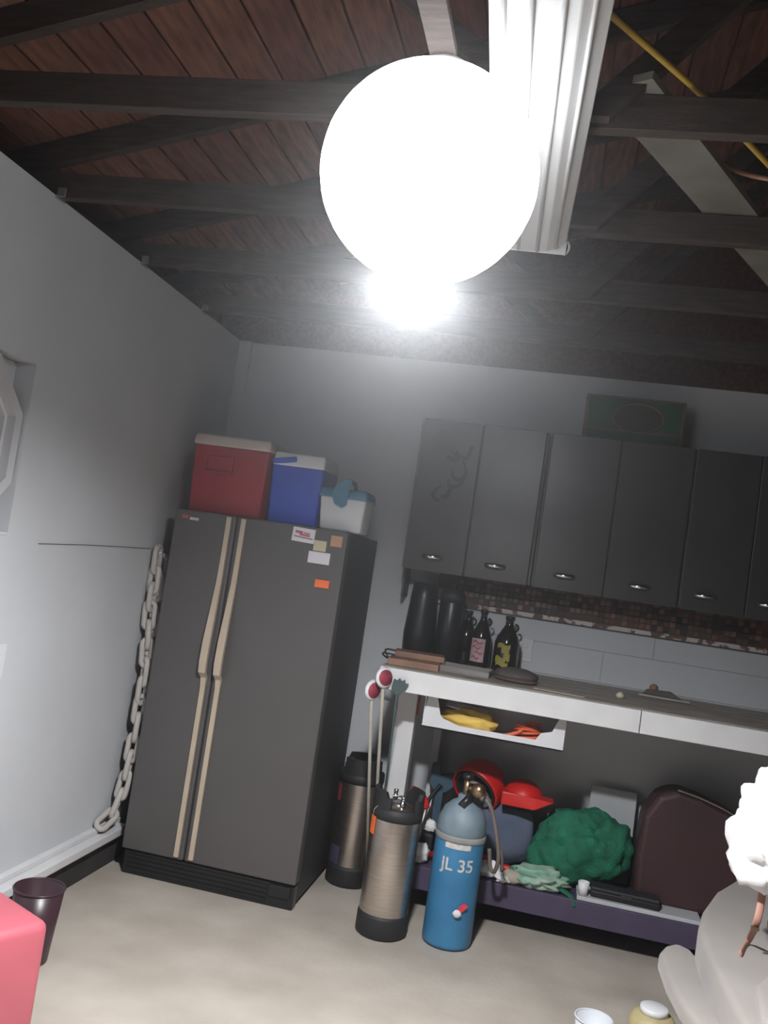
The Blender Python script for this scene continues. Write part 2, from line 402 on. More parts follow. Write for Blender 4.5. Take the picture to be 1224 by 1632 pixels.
# white strip fixture under the joists, slightly askew
fa, fb = Vector((1.79, 1.2, H)), Vector((1.68, 2.85, H))
fd = (fb-fa); fl = fd.length; frz = math.atan2(-fd.x, fd.y)
fx = thing('strip_fixture', 'long white metal strip light housing below the joists', 'light fixture', fa, frz)
hw = 0.118
MB().prism([(-hw, 0, 0), (-hw, 0, -0.03), (-0.06, 0, -0.065), (0.06, 0, -0.065), (hw, 0, -0.03), (hw, 0, 0)], (0, fl, 0), 0.002, 1).build('housing', fix_white, fx)
for x in (-0.085, -0.03, 0.03, 0.085):
    z = -0.066 if abs(x) < .06 else -0.052
    MB().cyl((x, 0.01, z), (x, fl-0.01, z), 0.006, n=8).build('rib', fix_white, fx)
MB().box(-hw-.003, hw+.003, fl, fl+0.006, -0.068, 0.0, 0.002).build('end_cap', fix_white, fx)
MB().tube([(0.02, fl+.012, -.01), (0.03, fl+.02, -.05), (0.045, fl+.025, -.02), (0.06, fl+.03, -.055)], 0.004).build('loose_wire', white_plastic, fx)
MB().tube(arc((0.10, fl+.02, -0.035), 0.03, R(-60), R(120), 10), 0.004).build('hook', white_plastic, fx)

# lumber and cables lying on the joists
bd = Vector((0.526, 1, 0)).normalized(); bn = Vector((bd.y, -bd.x, 0))
p0 = Vector((1.849, 2.18, 2.793)); p1 = p0 + bd*1.75
one(MB().prism([Vector((0, 0, 0)), bn*0.145, bn*0.145+bd*1.75, bd*1.75], (0, 0, 0.02)), 'loose_board', dusty_board, 'dusty grey board lying across the joists at the right', 'board', p0)
cpts = [at(u, v, z=2.826) for u, v in ((930, -15), (975, 25), (1112, 145), (1185, 220), (1260, 300))]
o = cpts[0].copy(); mid = smooth_path([p-o for p in cpts], 6)
one(MB().tube(mid, 0.008), 'yellow_cable', yellow_cable, 'straight yellow cable run over the joists', 'cable', o)
cpts = [at(u, v, z=2.845) for u, v in ((1075, 195), (1110, 225), (1150, 262), (1190, 278), (1250, 290))]
o = cpts[0].copy()
one(MB().tube(smooth_path([p-o for p in cpts], 6), 0.007), 'brown_cable', tan_m, 'thin brown cable sagging in a curve beside the loose board', 'cable', o)

# ------------------------------------------------------------------ refrigerator
FX0, FX1, FY0, FY1, FH = 0.123, 0.963, 3.97, 4.672, 1.697
fr = thing('refrigerator', 'tall grey side-by-side refrigerator with cream handles', 'refrigerator', ((FX0+FX1)/2, (FY0+FY1)/2, 0))
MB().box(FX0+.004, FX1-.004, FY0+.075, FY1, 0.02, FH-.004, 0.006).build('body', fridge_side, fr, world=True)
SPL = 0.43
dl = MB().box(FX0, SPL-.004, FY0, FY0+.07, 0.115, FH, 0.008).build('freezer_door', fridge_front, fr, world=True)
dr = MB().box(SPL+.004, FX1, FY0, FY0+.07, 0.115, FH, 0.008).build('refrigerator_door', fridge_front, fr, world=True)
def handle(x, par):
    zs = [1.688, 1.5, 1.38, 1.25, 1.12, 1.02, 0.97, 0.945, 0.90, 0.5, 0.13]
    ys = [0.012, 0.012, 0.016, 0.034, 0.052, 0.058, 0.052, 0.020, 0.012, 0.012, 0.012]
    ws = [0.011, 0.011, 0.012, 0.014, 0.017, 0.017, 0.016, 0.013, 0.011, 0.011, 0.011]
    mb = MB(); vs = []; fs = []
    for z, y, w_ in zip(zs, ys, ws):
        for sx, yy in ((-1, y), (1, y), (1, max(y-.02, 0)), (-1, max(y-.02, 0))):
            vs.append((x+sx*w_, FY0-yy, z))
    for i in range(len(zs)-1):
        for k in range(4): fs.append((i*4+k, i*4+(k+1) % 4, i*4+4+(k+1) % 4, i*4+4+k))
    fs += [(3, 2, 1, 0), tuple(range(len(zs)*4-4, len(zs)*4))]
    mb.add(vs, fs)
    return lab(mb.build('handle', cream, par, world=False), 'cream full-height handle')
for x, d in ((0.395, dl), (0.467, dr)):
    h_ = handle(x, d)
    inv = Matrix.Translation(-Vector(fr.location))
    h_.data.transform(inv)
MB().box(SPL-.02, SPL+.02, FY0+.01, FY0+.03, 0.12, FH-.004).build('door_gasket', black_rubber, fr, world=True)
MB().box(FX0+.01, FX1-.005, FY0+.02, FY0+.08, 0.0, 0.105, 0.004).build('toe_grille', black_plastic, fr, world=True)
for k in range(4):
    MB().box(FX0+.03, FX1-.13, FY0+.014, FY0+.02, 0.02+k*.02, 0.03+k*.02).build('grille_slat', black_plastic, fr, world=True)
MB().box(FX1-.12, FX1-.02, FY0+.005, FY0+.02, 0.05, 0.10, 0.004).build('foot_cover', black_plastic, fr, world=True)
bd_ = MB().box(0.16, 0.195, FY0-.004, FY0, 1.655, 1.672, 0.002).build('badge', print_red, dl); bd_.data.transform(Matrix.Translation(-Vector(fr.location)))
bd_ = MB().box(0.20, 0.245, FY0-.003, FY0, 1.650, 1.664, 0.002).build('badge', sticker_silver, dl); bd_.data.transform(Matrix.Translation(-Vector(fr.location)))

# magnets and notes on the right door
def note(x0, x1, z0, z1, m_, label, name='magnet', tilt=0, th=0.004, cat='magnet'):
    t = thing(name, label, cat, ((x0+x1)/2, FY0, (z0+z1)/2), 0, 'magnets and notes on the refrigerator')
    w2, h2 = (x1-x0)/2, (z1-z0)/2
    mb = MB().box(-w2, w2, -th, -0.0005, -h2, h2, 0.001, 1, rot=rotm(0, tilt, 0))
    mb.build('sheet', m_, t); return t, w2, h2
t, w2, h2 = note(0.705, 0.812, 1.622, 1.686, paper, 'white sticker with red and grey print on the refrigerator', 'sticker', R(2), 0.002, 'sticker')
for (xa, xb, za, zb, m_) in ((-.040, -.005, .006, .018, print_red), (-.02, .03, -.004, .004, print_red), (-.045, .045, -.014, -.008, print_grey), (.0, .03, .006, .012, print_red)):
    MB().box(xa, xb, -0.0032, -0.002, za, zb, rot=rotm(0, R(4), 0)).build('print_mark', m_, t)
note(0.812, 0.872, 1.592, 1.640, pale_yellow, 'small pale yellow note above the white card on the refrigerator', 'note', 0, 0.002, 'note')
t, w2, h2 = note(0.795, 0.897, 1.535, 1.588, paper, 'plain white card below the pale yellow note', 'card', 0, 0.0045, 'card')
note(0.889, 0.943, 1.622, 1.672, tan_m, 'square tan magnet at the top right corner of the refrigerator')
t, w2, h2 = note(0.846, 0.913, 1.430, 1.466, orange_m, 'red-orange rectangular magnet lowest on the refrigerator door', th=0.010)

# ------------------------------------------------------------------ coolers on the refrigerator
def taper_box(w0, d0, w1, d1, z0, z1, bev=0.012):
    bm = bmesh.new(); bmesh.ops.create_cube(bm, size=1)
    for v in bm.verts:
        k = v.co.z > 0
        v.co.x *= (w1 if k else w0); v.co.y *= (d1 if k else d0); v.co.z = z1 if k else z0
    bmesh.ops.bevel(bm, geom=bm.edges[:], offset=bev, segments=3, affect='EDGES', profile=0.5)
    return MB().frombm(bm, True)
c = thing('red_cooler', 'big dark red cooler with cream lid on the refrigerator', 'cooler', (0.323, 4.22, FH), 0, 'coolers on the refrigerator')
bo = taper_box(0.36, 0.33, 0.38, 0.36, 0.0, 0.325, 0.014).build('body', red_plastic, c)
MB().box(-0.11, 0.02, -0.186, -0.178, 0.19, 0.275, 0.006).box(-0.115, 0.015, -0.198, -0.185, 0.19, 0.202, 0.004).build('front_handle', red_plastic, bo)
taper_box(0.392, 0.37, 0.38, 0.36, 0.322, 0.375, 0.01).build('lid', lid_cream, c)
c = thing('blue_cooler', 'middle-sized bright blue cooler with white lid', 'cooler', (0.655, 4.20, FH), 0, 'coolers on the refrigerator')
taper_box(0.235, 0.25, 0.255, 0.275, 0.0, 0.275, 0.012).build('body', blue_plastic, c)
taper_box(0.258, 0.278, 0.245, 0.265, 0.272, 0.335, 0.009).build('lid', white_plastic, c)
hb = MB().box(-0.126, -0.01, -0.152, -0.138, 0.283, 0.308, 0.005, rot=rotm(0, R(-10), 0))
lab(hb.build('handle', blue_plastic, c), 'blue carrying handle')
c = thing('lunch_cooler', 'small white cooler with teal lid and carrying handle', 'cooler', (0.906, 4.105, FH), 0, 'coolers on the refrigerator')
taper_box(0.195, 0.16, 0.22, 0.19, 0.0, 0.155, 0.012).build('body', grey_white, c)
taper_box(0.235, 0.205, 0.215, 0.185, 0.150, 0.195, 0.01).build('lid', teal_plastic, c)
hh = MB()
for sy in (-1,):
    hh.prism([(-0.055, -0.108, 0.16), (-0.035, -0.108, 0.12), (0.0, -0.108, 0.105), (0.02, -0.108, 0.12), (0.025, -0.108, 0.20), (0.035, -0.108, 0.235), (0.0, -0.108, 0.24), (-0.045, -0.108, 0.20)], (0, 0.012, 0), 0.003)
hh.tube([(0.01, -0.10, 0.225), (0.01, -0.06, 0.235), (0.01, 0.05, 0.235), (0.01, 0.092, 0.21), (0.01, 0.095, 0.15)], 0.011, 8)
lab(hh.build('handle', teal_plastic, c), 'teal folding handle')

# ------------------------------------------------------------------ things at the left wall
ch = thing('chain', 'white plastic chain hanging on the wall left of the refrigerator', 'chain', (0.02, 4.06, 0.2))
def link_mesh():
    L, W_, rr = 0.040, 0.0225, 0.0135
    pts = arc((0, 0, L), W_, 0, math.pi, 8) + arc((0, 0, -L), W_, math.pi, 2*math.pi, 8)
    return MB().tube(pts, rr, 8, closed=True)
lm = None
def strand(path, a0=0.0):
    global lm
    P = smooth_path(path, 30); acc = 0; nxt = 0; k = 0; pitch = 0.088
    for i in range(len(P)-1):
        seg = (P[i+1]-P[i]).length
        if acc >= nxt:
            d = (P[i+1]-P[i]).normalized()
            q = d.to_track_quat('Z', 'Y')
            if lm is None:
                o = link_mesh().build('link', link_m, ch); lm = o.data
            else:
                o = bpy.data.objects.new('link', lm); COL.objects.link(o); o.parent = ch
            o.matrix_basis = Matrix.Translation(P[i]-Vector(ch.location)) @ q.to_matrix().to_4x4() @ Matrix.Rotation(a0 + (R(50) if k % 2 else R(-40)), 4, 'Z')
            nxt += pitch; k += 1
        acc += seg
strand([(0.035, 4.045, 1.44), (0.045, 4.035, 1.2), (0.07, 4.03, 0.95), (0.075, 4.03, 0.7), (0.07, 4.02, 0.45), (0.05, 3.99, 0.27), (0.035, 3.90, 0.215)])
strand([(0.045, 4.085, 1.40), (0.06, 4.075, 1.15), (0.075, 4.06, 0.95)], 0.6)
MB().cyl((-0.02, 0.0, 1.27), (0.03, 0.0, 1.275), 0.006, n=8).build('nail', zinc, ch)
wp = [(0.004, 3.08, 1.462), (0.004, 3.4, 1.474), (0.004, 3.7, 1.482), (0.004, 4.02, 1.487)]
one(MB().tube([Vector(p)-Vector(wp[0]) for p in wp], 0.0013, 6), 'wall_wire', dark_line, 'thin dark wire running along the left wall to the chain', 'wire', wp[0])

sw = thing('light_switch', 'white switch plate on the left wall at the picture edge', 'light switch', (0.001, 2.94, 0.965))
MB().box(0, 0.008, -0.045, 0.045, 0, 0.125, 0.003).build('plate', white_plastic, sw)
MB().box(0.008, 0.016, -0.012, 0.012, 0.045, 0.08, 0.003).build('rocker', white_plastic, sw)

# waste bin
bn_ = thing('waste_bin', 'small dark maroon waste bin by the left wall', 'waste bin', (0.262, 3.04, 0))
MB().lathe([(0.062, 0.0), (0.066, 0.004), (0.088, 0.255), (0.084, 0.255), (0.06, 0.01), (0.0, 0.008)], 32).build('bucket', bin_m, bn_)
MB().tube(arc((0, 0, 0.256), 0.088, 0, 2*math.pi*31/32, 31, 'xy'), 0.004, 6, closed=True).build('rim', bin_m, bn_)

# red fuel can
ca = R(153)
can = thing('fuel_can', 'pinkish red plastic fuel can at the lower left edge', 'fuel can', (0.455, 2.36, 0), R(153-180))
# local x runs to the corner side
body = MB().box(-0.20, 0.165, -0.135, 0.135, 0.0, 0.45, 0.03, 4, smooth=True)
body.build('body', pink_can, can)
MB().cyl((-0.04, 0.02, 0.445), (-0.04, 0.02, 0.475), 0.028, n=20).build('cap', black_plastic, can)
MB().tube([(-0.10, 0.03, 0.44), (-0.11, 0.03, 0.58), (-0.115, 0.03, 0.72)], 0.018, 10, radii=[0.02, 0.016, 0.012]).build('spout', bright_red, can)
MB().tube([(-0.15, -0.05, 0.44), (-0.14, -0.05, 0.49), (0.05, -0.05, 0.49), (0.06, -0.05, 0.44)], 0.013, 8).build('handle', pink_can, can)

# ------------------------------------------------------------------ wall cabinets
CZ0, CZ1, CY = 1.575, 2.33, 4.42
units = [((1.145, 1.780), (1.155, 1.456, 1.768), 'grey wall cabinet with the dark decal, nearest the refrigerator'),
         ((1.784, 2.466), (1.792, 2.124, 2.462), 'grey wall cabinet in the middle of the row, under the green carton'),
         ((2.470, 3.135), (2.474, 2.762, 3.130), 'grey wall cabinet at the right end of the row')]
first_door = None
for (bx, xs, lb) in units:
    t = thing('wall_cabinet', lb, 'cabinet', ((bx[0]+bx[1])/2, B, CZ0), 0, 'wall cabinets above the bench')
    MB().box(bx[0], bx[1], CY+.021, B-.002, CZ0+.004, CZ1, 0.002).build('body', grey_body, t, world=True)
    for i in range(2):
        d = MB().box(xs[i]+.003, xs[i+1]-.003, CY, CY+.02, CZ0, CZ1, 0.003).build('door', grey_door, t, world=True)
        if first_door is None: first_door = (d, t)
        hx = {1.155: 1.292, 1.456: 1.602, 1.792: 1.935, 2.124: 2.283, 2.474: 2.580, 2.762: 2.862}[xs[i]]
        hm = MB(); n = 14
        pts = [(hx-.046+.092*k/n, CY-.004-0.026*math.sin(math.pi*k/n)**0.6, 1.647) for k in range(n+1)]
        hm.tube(pts, 0.0075, 8, flat=1.5)
        ho = hm.build('handle', chrome, d); ho.data.transform(Matrix.Translation(-Vector(t.location))); lab(ho, 'chrome bow handle')
sp = MB().box(1.132, 1.144, 4.60, B, 1.43, CZ0+.3).build('side_panel', grey_body, first_door[1], world=True)
# the dark scrolled decal on the first door
dc = MB()
def dpts(ps): return [at(u, v, y=CY-.0015) for u, v in ps]
def ribbon(ps, w_):
    P = smooth_path(dpts(ps), 6); vs = []; fs = []
    for i, p in enumerate(P):
        a = P[max(i-1, 0)]; b = P[min(i+1, len(P)-1)]; d = (b-a).normalized(); nx = Vector((-d.z, 0, d.x))
        k = w_*(0.35+0.65*math.sin(math.pi*(i+0.6)/(len(P)+0.2)))
        vs += [p+nx*k, p-nx*k]
    for i in range(len(P)-1): fs.append((2*i, 2*i+1, 2*i+3, 2*i+2))
    n = len(vs); vs2 = vs + [v+Vector((0, .0012, 0)) for v in vs]
    dc.add(vs2, fs)
ribbon([(718, 716), (724, 724), (734, 727), (742, 731), (748, 724), (752, 712), (756, 717)], 0.010)
ribbon([(712, 726), (722, 732), (731, 728), (727, 718)], 0.014)
ribbon([(738, 734), (742, 748), (741, 760), (732, 765), (722, 760), (720, 750)], 0.011)
ribbon([(714, 762), (716, 774), (724, 776), (734, 772), (740, 764)], 0.010)
ribbon([(704, 773), (695, 780), (690, 788), (694, 796), (702, 797)], 0.010)
ribbon([(702, 790), (710, 792), (716, 784), (718, 776)], 0.012)
do = dc.build('decal', black_plastic, first_door[0]); do.data.transform(Matrix.Translation(-Vector(first_door[1].location))); lab(do, 'dark scrolled lizard-like decal')
dc = MB()
P = [(705, 684), (716, 690), (724, 702), (727, 716), (718, 722), (704, 722), (692, 716), (687, 706), (692, 692)]
q = dpts(P); dc.add(q+[p+Vector((0, .001, 0)) for p in q], [tuple(range(9)), tuple(reversed(range(9, 18)))]+[(i, 9+i, 9+(i+1) % 9, (i+1) % 9) for i in range(9)])
do = dc.build('decal', mat('decal_grey', (0.04, 0.045, 0.047), 0.5), first_door[0]); do.data.transform(Matrix.Translation(-Vector(first_door[1].location)))

# green carton on the cabinets
bx = thing('green_carton', 'dark green cardboard carton with tan trim on top of the cabinets', 'carton', (2.165, 4.60, CZ1+.001), R(-1))
MB().box(-0.235, 0.235, -0.11, 0.11, 0, 0.225, 0.002, 1).build('box', card_tan, bx)
MB().box(-0.218, 0.222, -0.1125, -0.1105, 0.065, 0.215).build('green_panel', card_green, bx)
MB().box(-0.218, 0.222, -0.1125, -0.1105, 0.012, 0.052).build('green_panel', card_green, bx)
mb = MB(); n = 32
el = [Vector((0.02+0.12*math.cos(2*math.pi*k/n), -0.1135, 0.125+0.072*math.sin(2*math.pi*k/n))) for k in range(n)]
mb.tube(el, 0.006, 6, closed=True); mb.build('oval_trim', card_tan, bx)
mb = MB(); mb.add([(e.x*0.92+.0016, -0.1137, (e.z-.125)*.9+.125) for e in el]+[(e.x*0.92+.0016, -0.1128, (e.z-.125)*.9+.125) for e in el], [tuple(range(n)), tuple(reversed(range(n, 2*n)))]); mb.build('oval_emblem', card_dark, bx)

# ------------------------------------------------------------------ mosaic strip on the wall below the cabinets
bs = thing('mosaic_backsplash', 'brown mosaic tile strip on the wall below the cabinets', 'backsplash', (2.2, B, 1.42))
MB().box(1.30, 3.3, B-.008, B-.001, 1.44, 1.80).build('backing', mat('grout', (0.10, 0.07, 0.06), 0.8), bs, world=True)
MB().box(1.30, 3.3, B-.012, B-.001, 1.418, 1.44, 0.002).build('rough_edge', mat('torn_edge', (0.16, 0.10, 0.08), 0.8, col2=(0.70, 0.62, 0.58), scale=22, thresh=(0.45, 0.52)), bs, world=True)
MB().box(1.30, 3.3, B-.016, B-.001, 1.412, 1.418, 0.001).build('lower_strip', dark_line, bs, world=True)
tm = [mat('tile_%d' % i, c_, 0.3, var=0.2, scale=30) for i, c_ in enumerate([(0.13, 0.055, 0.04), (0.06, 0.035, 0.03), (0.18, 0.09, 0.06), (0.04, 0.03, 0.03), (0.20, 0.12, 0.09), (0.10, 0.075, 0.06)])]
tmesh = None
for r_ in range(5):
    for k in range(53):
        x = 1.42+k*0.029; z = 1.447+r_*0.029
        if r_ == 0 and random.random() < 0.35: continue
        if x > 2.9: continue
        if tmesh is None:
            o = MB().box(-.013, .013, -.006, 0, -.013, .013, 0.0015, 1).build('tile', tm[0], bs); tmesh = o.data
        else:
            o = bpy.data.objects.new('tile', tmesh); COL.objects.link(o); o.parent = bs
        o.location = Vector((x, B-.008, z+0.013))-Vector(bs.location); o.rotation_euler = (random.uniform(-.04, .04), random.uniform(-.05, .05), random.uniform(-.04, .04))
        o.material_slots[0].link = 'OBJECT'; o.material_slots[0].material = random.choice(tm)
MB().box(2.905, 3.3, B-.014, B-.008, 1.447, 1.6, 0.002).build('plain_end', mat('brown_end', (0.12, 0.055, 0.035), 0.6, var=0.3), bs, world=True)
MB().box(1.30, 1.415, B-.014, B-.008, 1.447, 1.6, 0.002).build('plain_end', MATS['brown_end'], bs, world=True)
for sx, z0, z1, x0, x1 in ((0, 1.145, 1.30, 1.21, 2.18), (1, 1.145, 1.30, 2.184, 3.3), (2, 1.303, 1.411, 1.21, 2.42), (3, 1.303, 1.411, 2.424, 3.3)):
    MB().box(x0, x1, B-.006, B-.0005, z0, z1, 0.0015, 1).build('wall_panel', paint, wall_back)
ol = thing('wall_outlet', 'white double outlet plate on the wall behind the bottles', 'outlet', (1.788, B-.006, 1.19))
MB().box(-0.042, 0.042, -0.007, 0, 0, 0.118, 0.003).build('plate', white_plastic, ol)
for z in (0.035, 0.083): MB().box(-0.016, 0.016, -0.010, -0.006, z-.014, z+.014, 0.004).build('socket', white_plastic, ol)

# ------------------------------------------------------------------ workbench
BX0, BX1, BY0, BZ = 1.205, 3.35, 3.95, 1.138
be = thing('workbench', 'long white-edged workbench with purple lower shelf', 'workbench', (2.2, 4.35, 0))
ys = [BY0+.02, 4.13, 4.29, 4.45, 4.60, B-.008]
for i in range(5):
    MB().box(BX0, BX1, ys[i]+.001, ys[i+1]-.001, BZ-.03, BZ, 0.002, 1).build('top_plank', bench_top_m, be, world=True)
MB().box(BX0, 2.318, BY0-.02, BY0+.019, 1.040, BZ-.004, 0.003).build('front_beam', white_paint, be, world=True)
MB().box(2.321, BX1, BY0-.02, BY0+.019, 1.040, BZ-.004, 0.003).build('front_beam', white_paint, be, world=True)
MB().box(BX0, BX0+.038, BY0+.02, B-.01, 1.04, BZ-.031, 0.002).build('side_beam', white_paint, be, world=True)
MB().box(BX0+.04, BX1, 4.24, 4.278, 1.03, BZ-.031, 0.002).build('cross_beam', grey_body, be, world=True)
lg = MB().box(1.256, 1.347, 4.235, 4.325, 0, 1.03, 0.004).build('leg', white_paint, be, world=True)
MB().box(1.395, 1.435, 4.66, 4.74, 0, 1.10, 0.003).build('leg', white_paint, be, world=True)
MB().box(3.2, 3.29, 4.235, 4.325, 0, 1.03, 0.004).build('leg', white_paint, be, world=True)
ot = MB().box(1.3475, 1.350, 4.25, 4.31, 0.90, 0.985).build('orange_tag', orange_m, lg); ot.data.transform(Matrix.Translation(-Vector(be.location)))
MB().box(1.36, BX1, 4.28, 4.315, 0.112, 0.215, 0.003).build('shelf_beam', purple_m, be, world=True)
for i in range(3):
    MB().box(1.36, BX1, 4.316+i*.145, 4.316+(i+1)*.145-.002, 0.19, 0.213, 0.002, 1).build('shelf_plank', purple_m, be, world=True)
MB().box(1.36, BX1, 4.66, 4.70, 0.0, 0.19).build('rear_rail', purple_m, be, world=True)
MB().box(1.36, 1.42, 4.32, 4.36, 0.0, 0.19).box(3.2, 3.26, 4.32, 4.36, 0, .19).build('shelf_foot', purple_m, be, world=True)

# things on the bench top
def bench(y): return BZ
pc = thing('black_pitcher', 'glossy black tapered pitcher at the left end of the bench', 'pitcher', (1.262, 4.56, BZ))
MB().lathe([(0.055, 0), (0.075, 0.01), (0.08, 0.12), (0.068, 0.30), (0.062, 0.37), (0.055, 0.375), (0.0, 0.37)], 28).build('jug', black_plastic, pc)
MB().tube(smooth_path([(0, 0.06, 0.33), (0, 0.115, 0.29), (0, 0.125, 0.16), (0, 0.075, 0.08)], 6), 0.011, 8).build('handle', black_plastic, pc)
cn = thing('black_canister', 'tall black cylindrical canister between pitcher and bottles', 'canister', (1.41, 4.54, BZ))
MB().lathe([(0.058, 0), (0.062, 0.006), (0.062, 0.33), (0.05, 0.35), (0.0, 0.352)], 28).build('can', black_plastic, cn)
MB().lathe([(0.064, 0.30), (0.064, 0.335), (0.052, 0.36), (0.02, 0.37), (0.02, 0.39), (0.0, 0.392)], 28).build('lid', black_rubber, cn)
def growler(loc, rad, h, label, band=None):
    t = thing('growler_bottle', label, 'bottle', loc, 0, 'dark bottles on the bench')
    s = h/0.28; r_ = rad
    MB().lathe([(r_*.9, 0), (r_, 0.008), (r_, 0.145*s), (r_*.86, 0.175*s), (r_*.5, 0.215*s), (r_*.33, 0.235*s), (r_*.31, 0.265*s), (r_*.36, 0.268*s), (r_*.36, 0.275*s), (0, 0.276*s)], 28).build('glass', glass_brown, t)
    MB().lathe([(r_*.38, 0.262*s), (r_*.38, h), (0, h+.001)], 20).build('cap', black_plastic, t)
    MB().tube(arc((r_*.45, 0, 0.225*s), 0.018, R(-90), R(90), 8), 0.005, 6).build('finger_ring', glass_brown, t)
    if band:
        m_, cov, z0, z1 = band[0], band[1], band[2], band[3]
        vs = []; fs = []; n = 12
        for i in range(n+1):
            a = R(-90-12) + (i/n-.5)*cov
            for z in (z0, z1): vs.append(((r_+.0008)*math.cos(a), (r_+.0008)*math.sin(a), z))
        for i in range(n): fs.append((2*i, 2*i+2, 2*i+3, 2*i+1))
        lb_ = MB().add(vs, fs, True).build('paper_label', m_, t)
        for (a0, a1, za, zb, mm) in band[4]:
            vs = []; fs = []
            for i in range(7):
                a = R(-102) + (a0+(a1-a0)*i/6)
                for z in (za, zb): vs.append(((r_+.0016)*math.cos(a), (r_+.0016)*math.sin(a), z+0.006*math.sin(i*1.1)))
            for i in range(6): fs.append((2*i, 2*i+2, 2*i+3, 2*i+1))
            MB().add(vs, fs, True).build('label_print', mm, lb_)
    return t
growler((1.495, 4.628, BZ), 0.048, 0.27, 'plain dark bottle without label next to the black canister')
pw = mat('label_pinkish', (0.50, 0.38, 0.42), 0.6, var=0.1)
growler((1.575, 4.57, BZ), 0.050, 0.285, 'dark bottle with white and red label, second from the outlet',
        (pw, 1.5, 0.03, 0.145, [(-.5, .5, .12, .132, print_red), (-.55, .35, .095, .105, print_red), (-.2, .6, .07, .08, print_red), (-.5, .3, .045, .055, print_red), (-.3, .5, .107, .112, print_grey)]))
yl = mat('label_yellow', (0.36, 0.31, 0.05), 0.6, var=0.2)
growler((1.705, 4.57, BZ), 0.062, 0.275, 'dark bottle with yellow emblem beside the outlet',
        (glass_brown, 1.0, 0.03, 0.14, [(-.5, .55, .115, .138, yl), (-.1, .5, .09, .118, yl), (-.6, .3, .045, .075, yl), (-.5, .5, .03, .05, yl), (.1, .6, .06, .095, yl)]))
t = thing('wood_block_stack', 'stacked brown wooden boards at the left end of the bench', 'wood boards', (1.31, 4.14, BZ), R(4))
MB().box(-0.10, 0.13, -0.12, 0.10, 0, 0.03, 0.003).build('lower_board', brown_wood, t)
MB().box(-0.085, 0.14, -0.02, 0.12, 0.031, 0.058, 0.003, rot=rotm(0, 0, R(6))).build('upper_board', brown_wood, t)
t = one(MB().tube(smooth_path([(0, 0, 0.002), (-0.03, 0.01, 0.03), (-0.035, 0.05, 0.045), (0.02, 0.08, 0.04), (0.05, 0.05, 0.035)], 6), 0.004).tube(smooth_path([(0, 0, 0.004), (-0.032, -0.02, 0.02), (-0.03, -0.05, 0.035), (0.02, -0.06, 0.035)], 6), 0.004), 'black_wire', black_rubber, 'short black wire ends sticking out at the bench left end', 'wire', (1.206, 4.17, BZ+.002))
t = thing('glass_tray', 'shallow clear glass tray in front of the bottles', 'tray', (1.55, 4.22, BZ), R(-2))
MB().box(-0.115, 0.12, -0.10, 0.10, 0.0, 0.006, 0.002).build('tray_base', mat('tray_glass', (0.25, 0.24, 0.23), 0.15, var=0.1, coat=0.5), t)
for x0, x1, y0, y1 in ((-.115, .12, -.10, -.092), (-.115, .12, .092, .10), (-.115, -.107, -.092, .092), (.112, .12, -.092, .092)):
    MB().box(x0, x1, y0, y1, 0.006, 0.026, 0.002).build('tray_rim', MATS['tray_glass'], t)
t = thing('flat_cap', 'flat dark grey-brown cap lying on the bench near the outlet', 'cap', (1.775, 4.23, BZ), R(-10))
MB().blob((0, 0.02, 0.022), (0.105, 0.10, 0.036), 3, 0.10, 2.0, 3, zmin=0.001).build('crown', mat('felt_brown', (0.09, 0.075, 0.072), 0.85, var=0.2), t)
MB().blob((0.02, -0.06, 0.010), (0.10, 0.06, 0.012), 3, 0.05, 2.0, 5, zmin=0.001).build('brim', mat('felt_dark', (0.10, 0.065, 0.06), 0.85, var=0.2), t)
one(MB().lathe([(0.012, 0), (0.018, 0.004), (0.018, 0.016), (0.008, 0.026), (0, 0.028)], 16), 'small_knob', mat('ivory', (0.6, 0.56, 0.45), 0.5), 'small ivory knob lying alone on the bench top', 'knob', (2.25, 4.25, BZ))
t = thing('hand_plane', 'low dark metal hand tool lying at the back of the bench', 'hand tool', (2.47, 4.52, BZ), R(-3))
MB().box(-0.12, 0.12, -0.025, 0.025, 0, 0.012, 0.003).build('sole', dull_steel, t)
MB().prism([(-0.10, -0.02, 0.012), (0.08, -0.02, 0.012), (0.03, -0.02, 0.04), (-0.08, -0.02, 0.036)], (0, 0.04, 0), 0.004).build('tool_body', mat('dark_tool', (0.10, 0.085, 0.08), 0.5, var=0.3), t)
MB().blob((-0.05, 0, 0.045), (0.022, 0.016, 0.02), 2, 0.0, 1).build('grip', brown_wood, t)
sc = one(MB().box(-0.11, 0.11, -0.012, 0.012, 0, 0.004, 0.001, 1), 'paint_stirrer', mat('pale_slat', (0.42, 0.36, 0.29), 0.6, var=0.2), 'thin pale wooden stick lying at the bench front edge', 'stick', (1.98, 4.03, BZ), R(-7))

# tray bin under the bench top
tr = thing('hanging_tray', 'white open-front plastic tray hung under the bench', 'tray', (1.718, 4.2, 0.893))
TX0, TX1, TY0, TY1, TZ = 1.409, 2.027, 4.03, 4.22, 0.893
MB().box(TX0, TX1, TY0, TY1, TZ, TZ+.006).build('tray_floor', grey_white, tr, world=True)
MB().box(TX0, TX1, TY1-.006, TY1, TZ+.006, 1.035).build('tray_back', grey_white, tr, world=True)
MB().prism([(TX0, TY0, TZ), (TX1, TY0, TZ), (TX1, TY0, 1.03), (TX1-.03, TY0, 1.03), (TX1-.055, TY0, TZ+.075), (TX1-.10, TY0, TZ+.062), (TX1-.12, TY0, TZ+.03), (TX0+.16, TY0, TZ+.03), (TX0+.09, TY0, TZ+.05), (TX0+.075, TY0, TZ+.065), (TX0+.055, TY0, 1.03), (TX0+.012, TY0, 1.03)], (0, 0.006, 0)).build('tray_front', grey_white, tr, world=True)
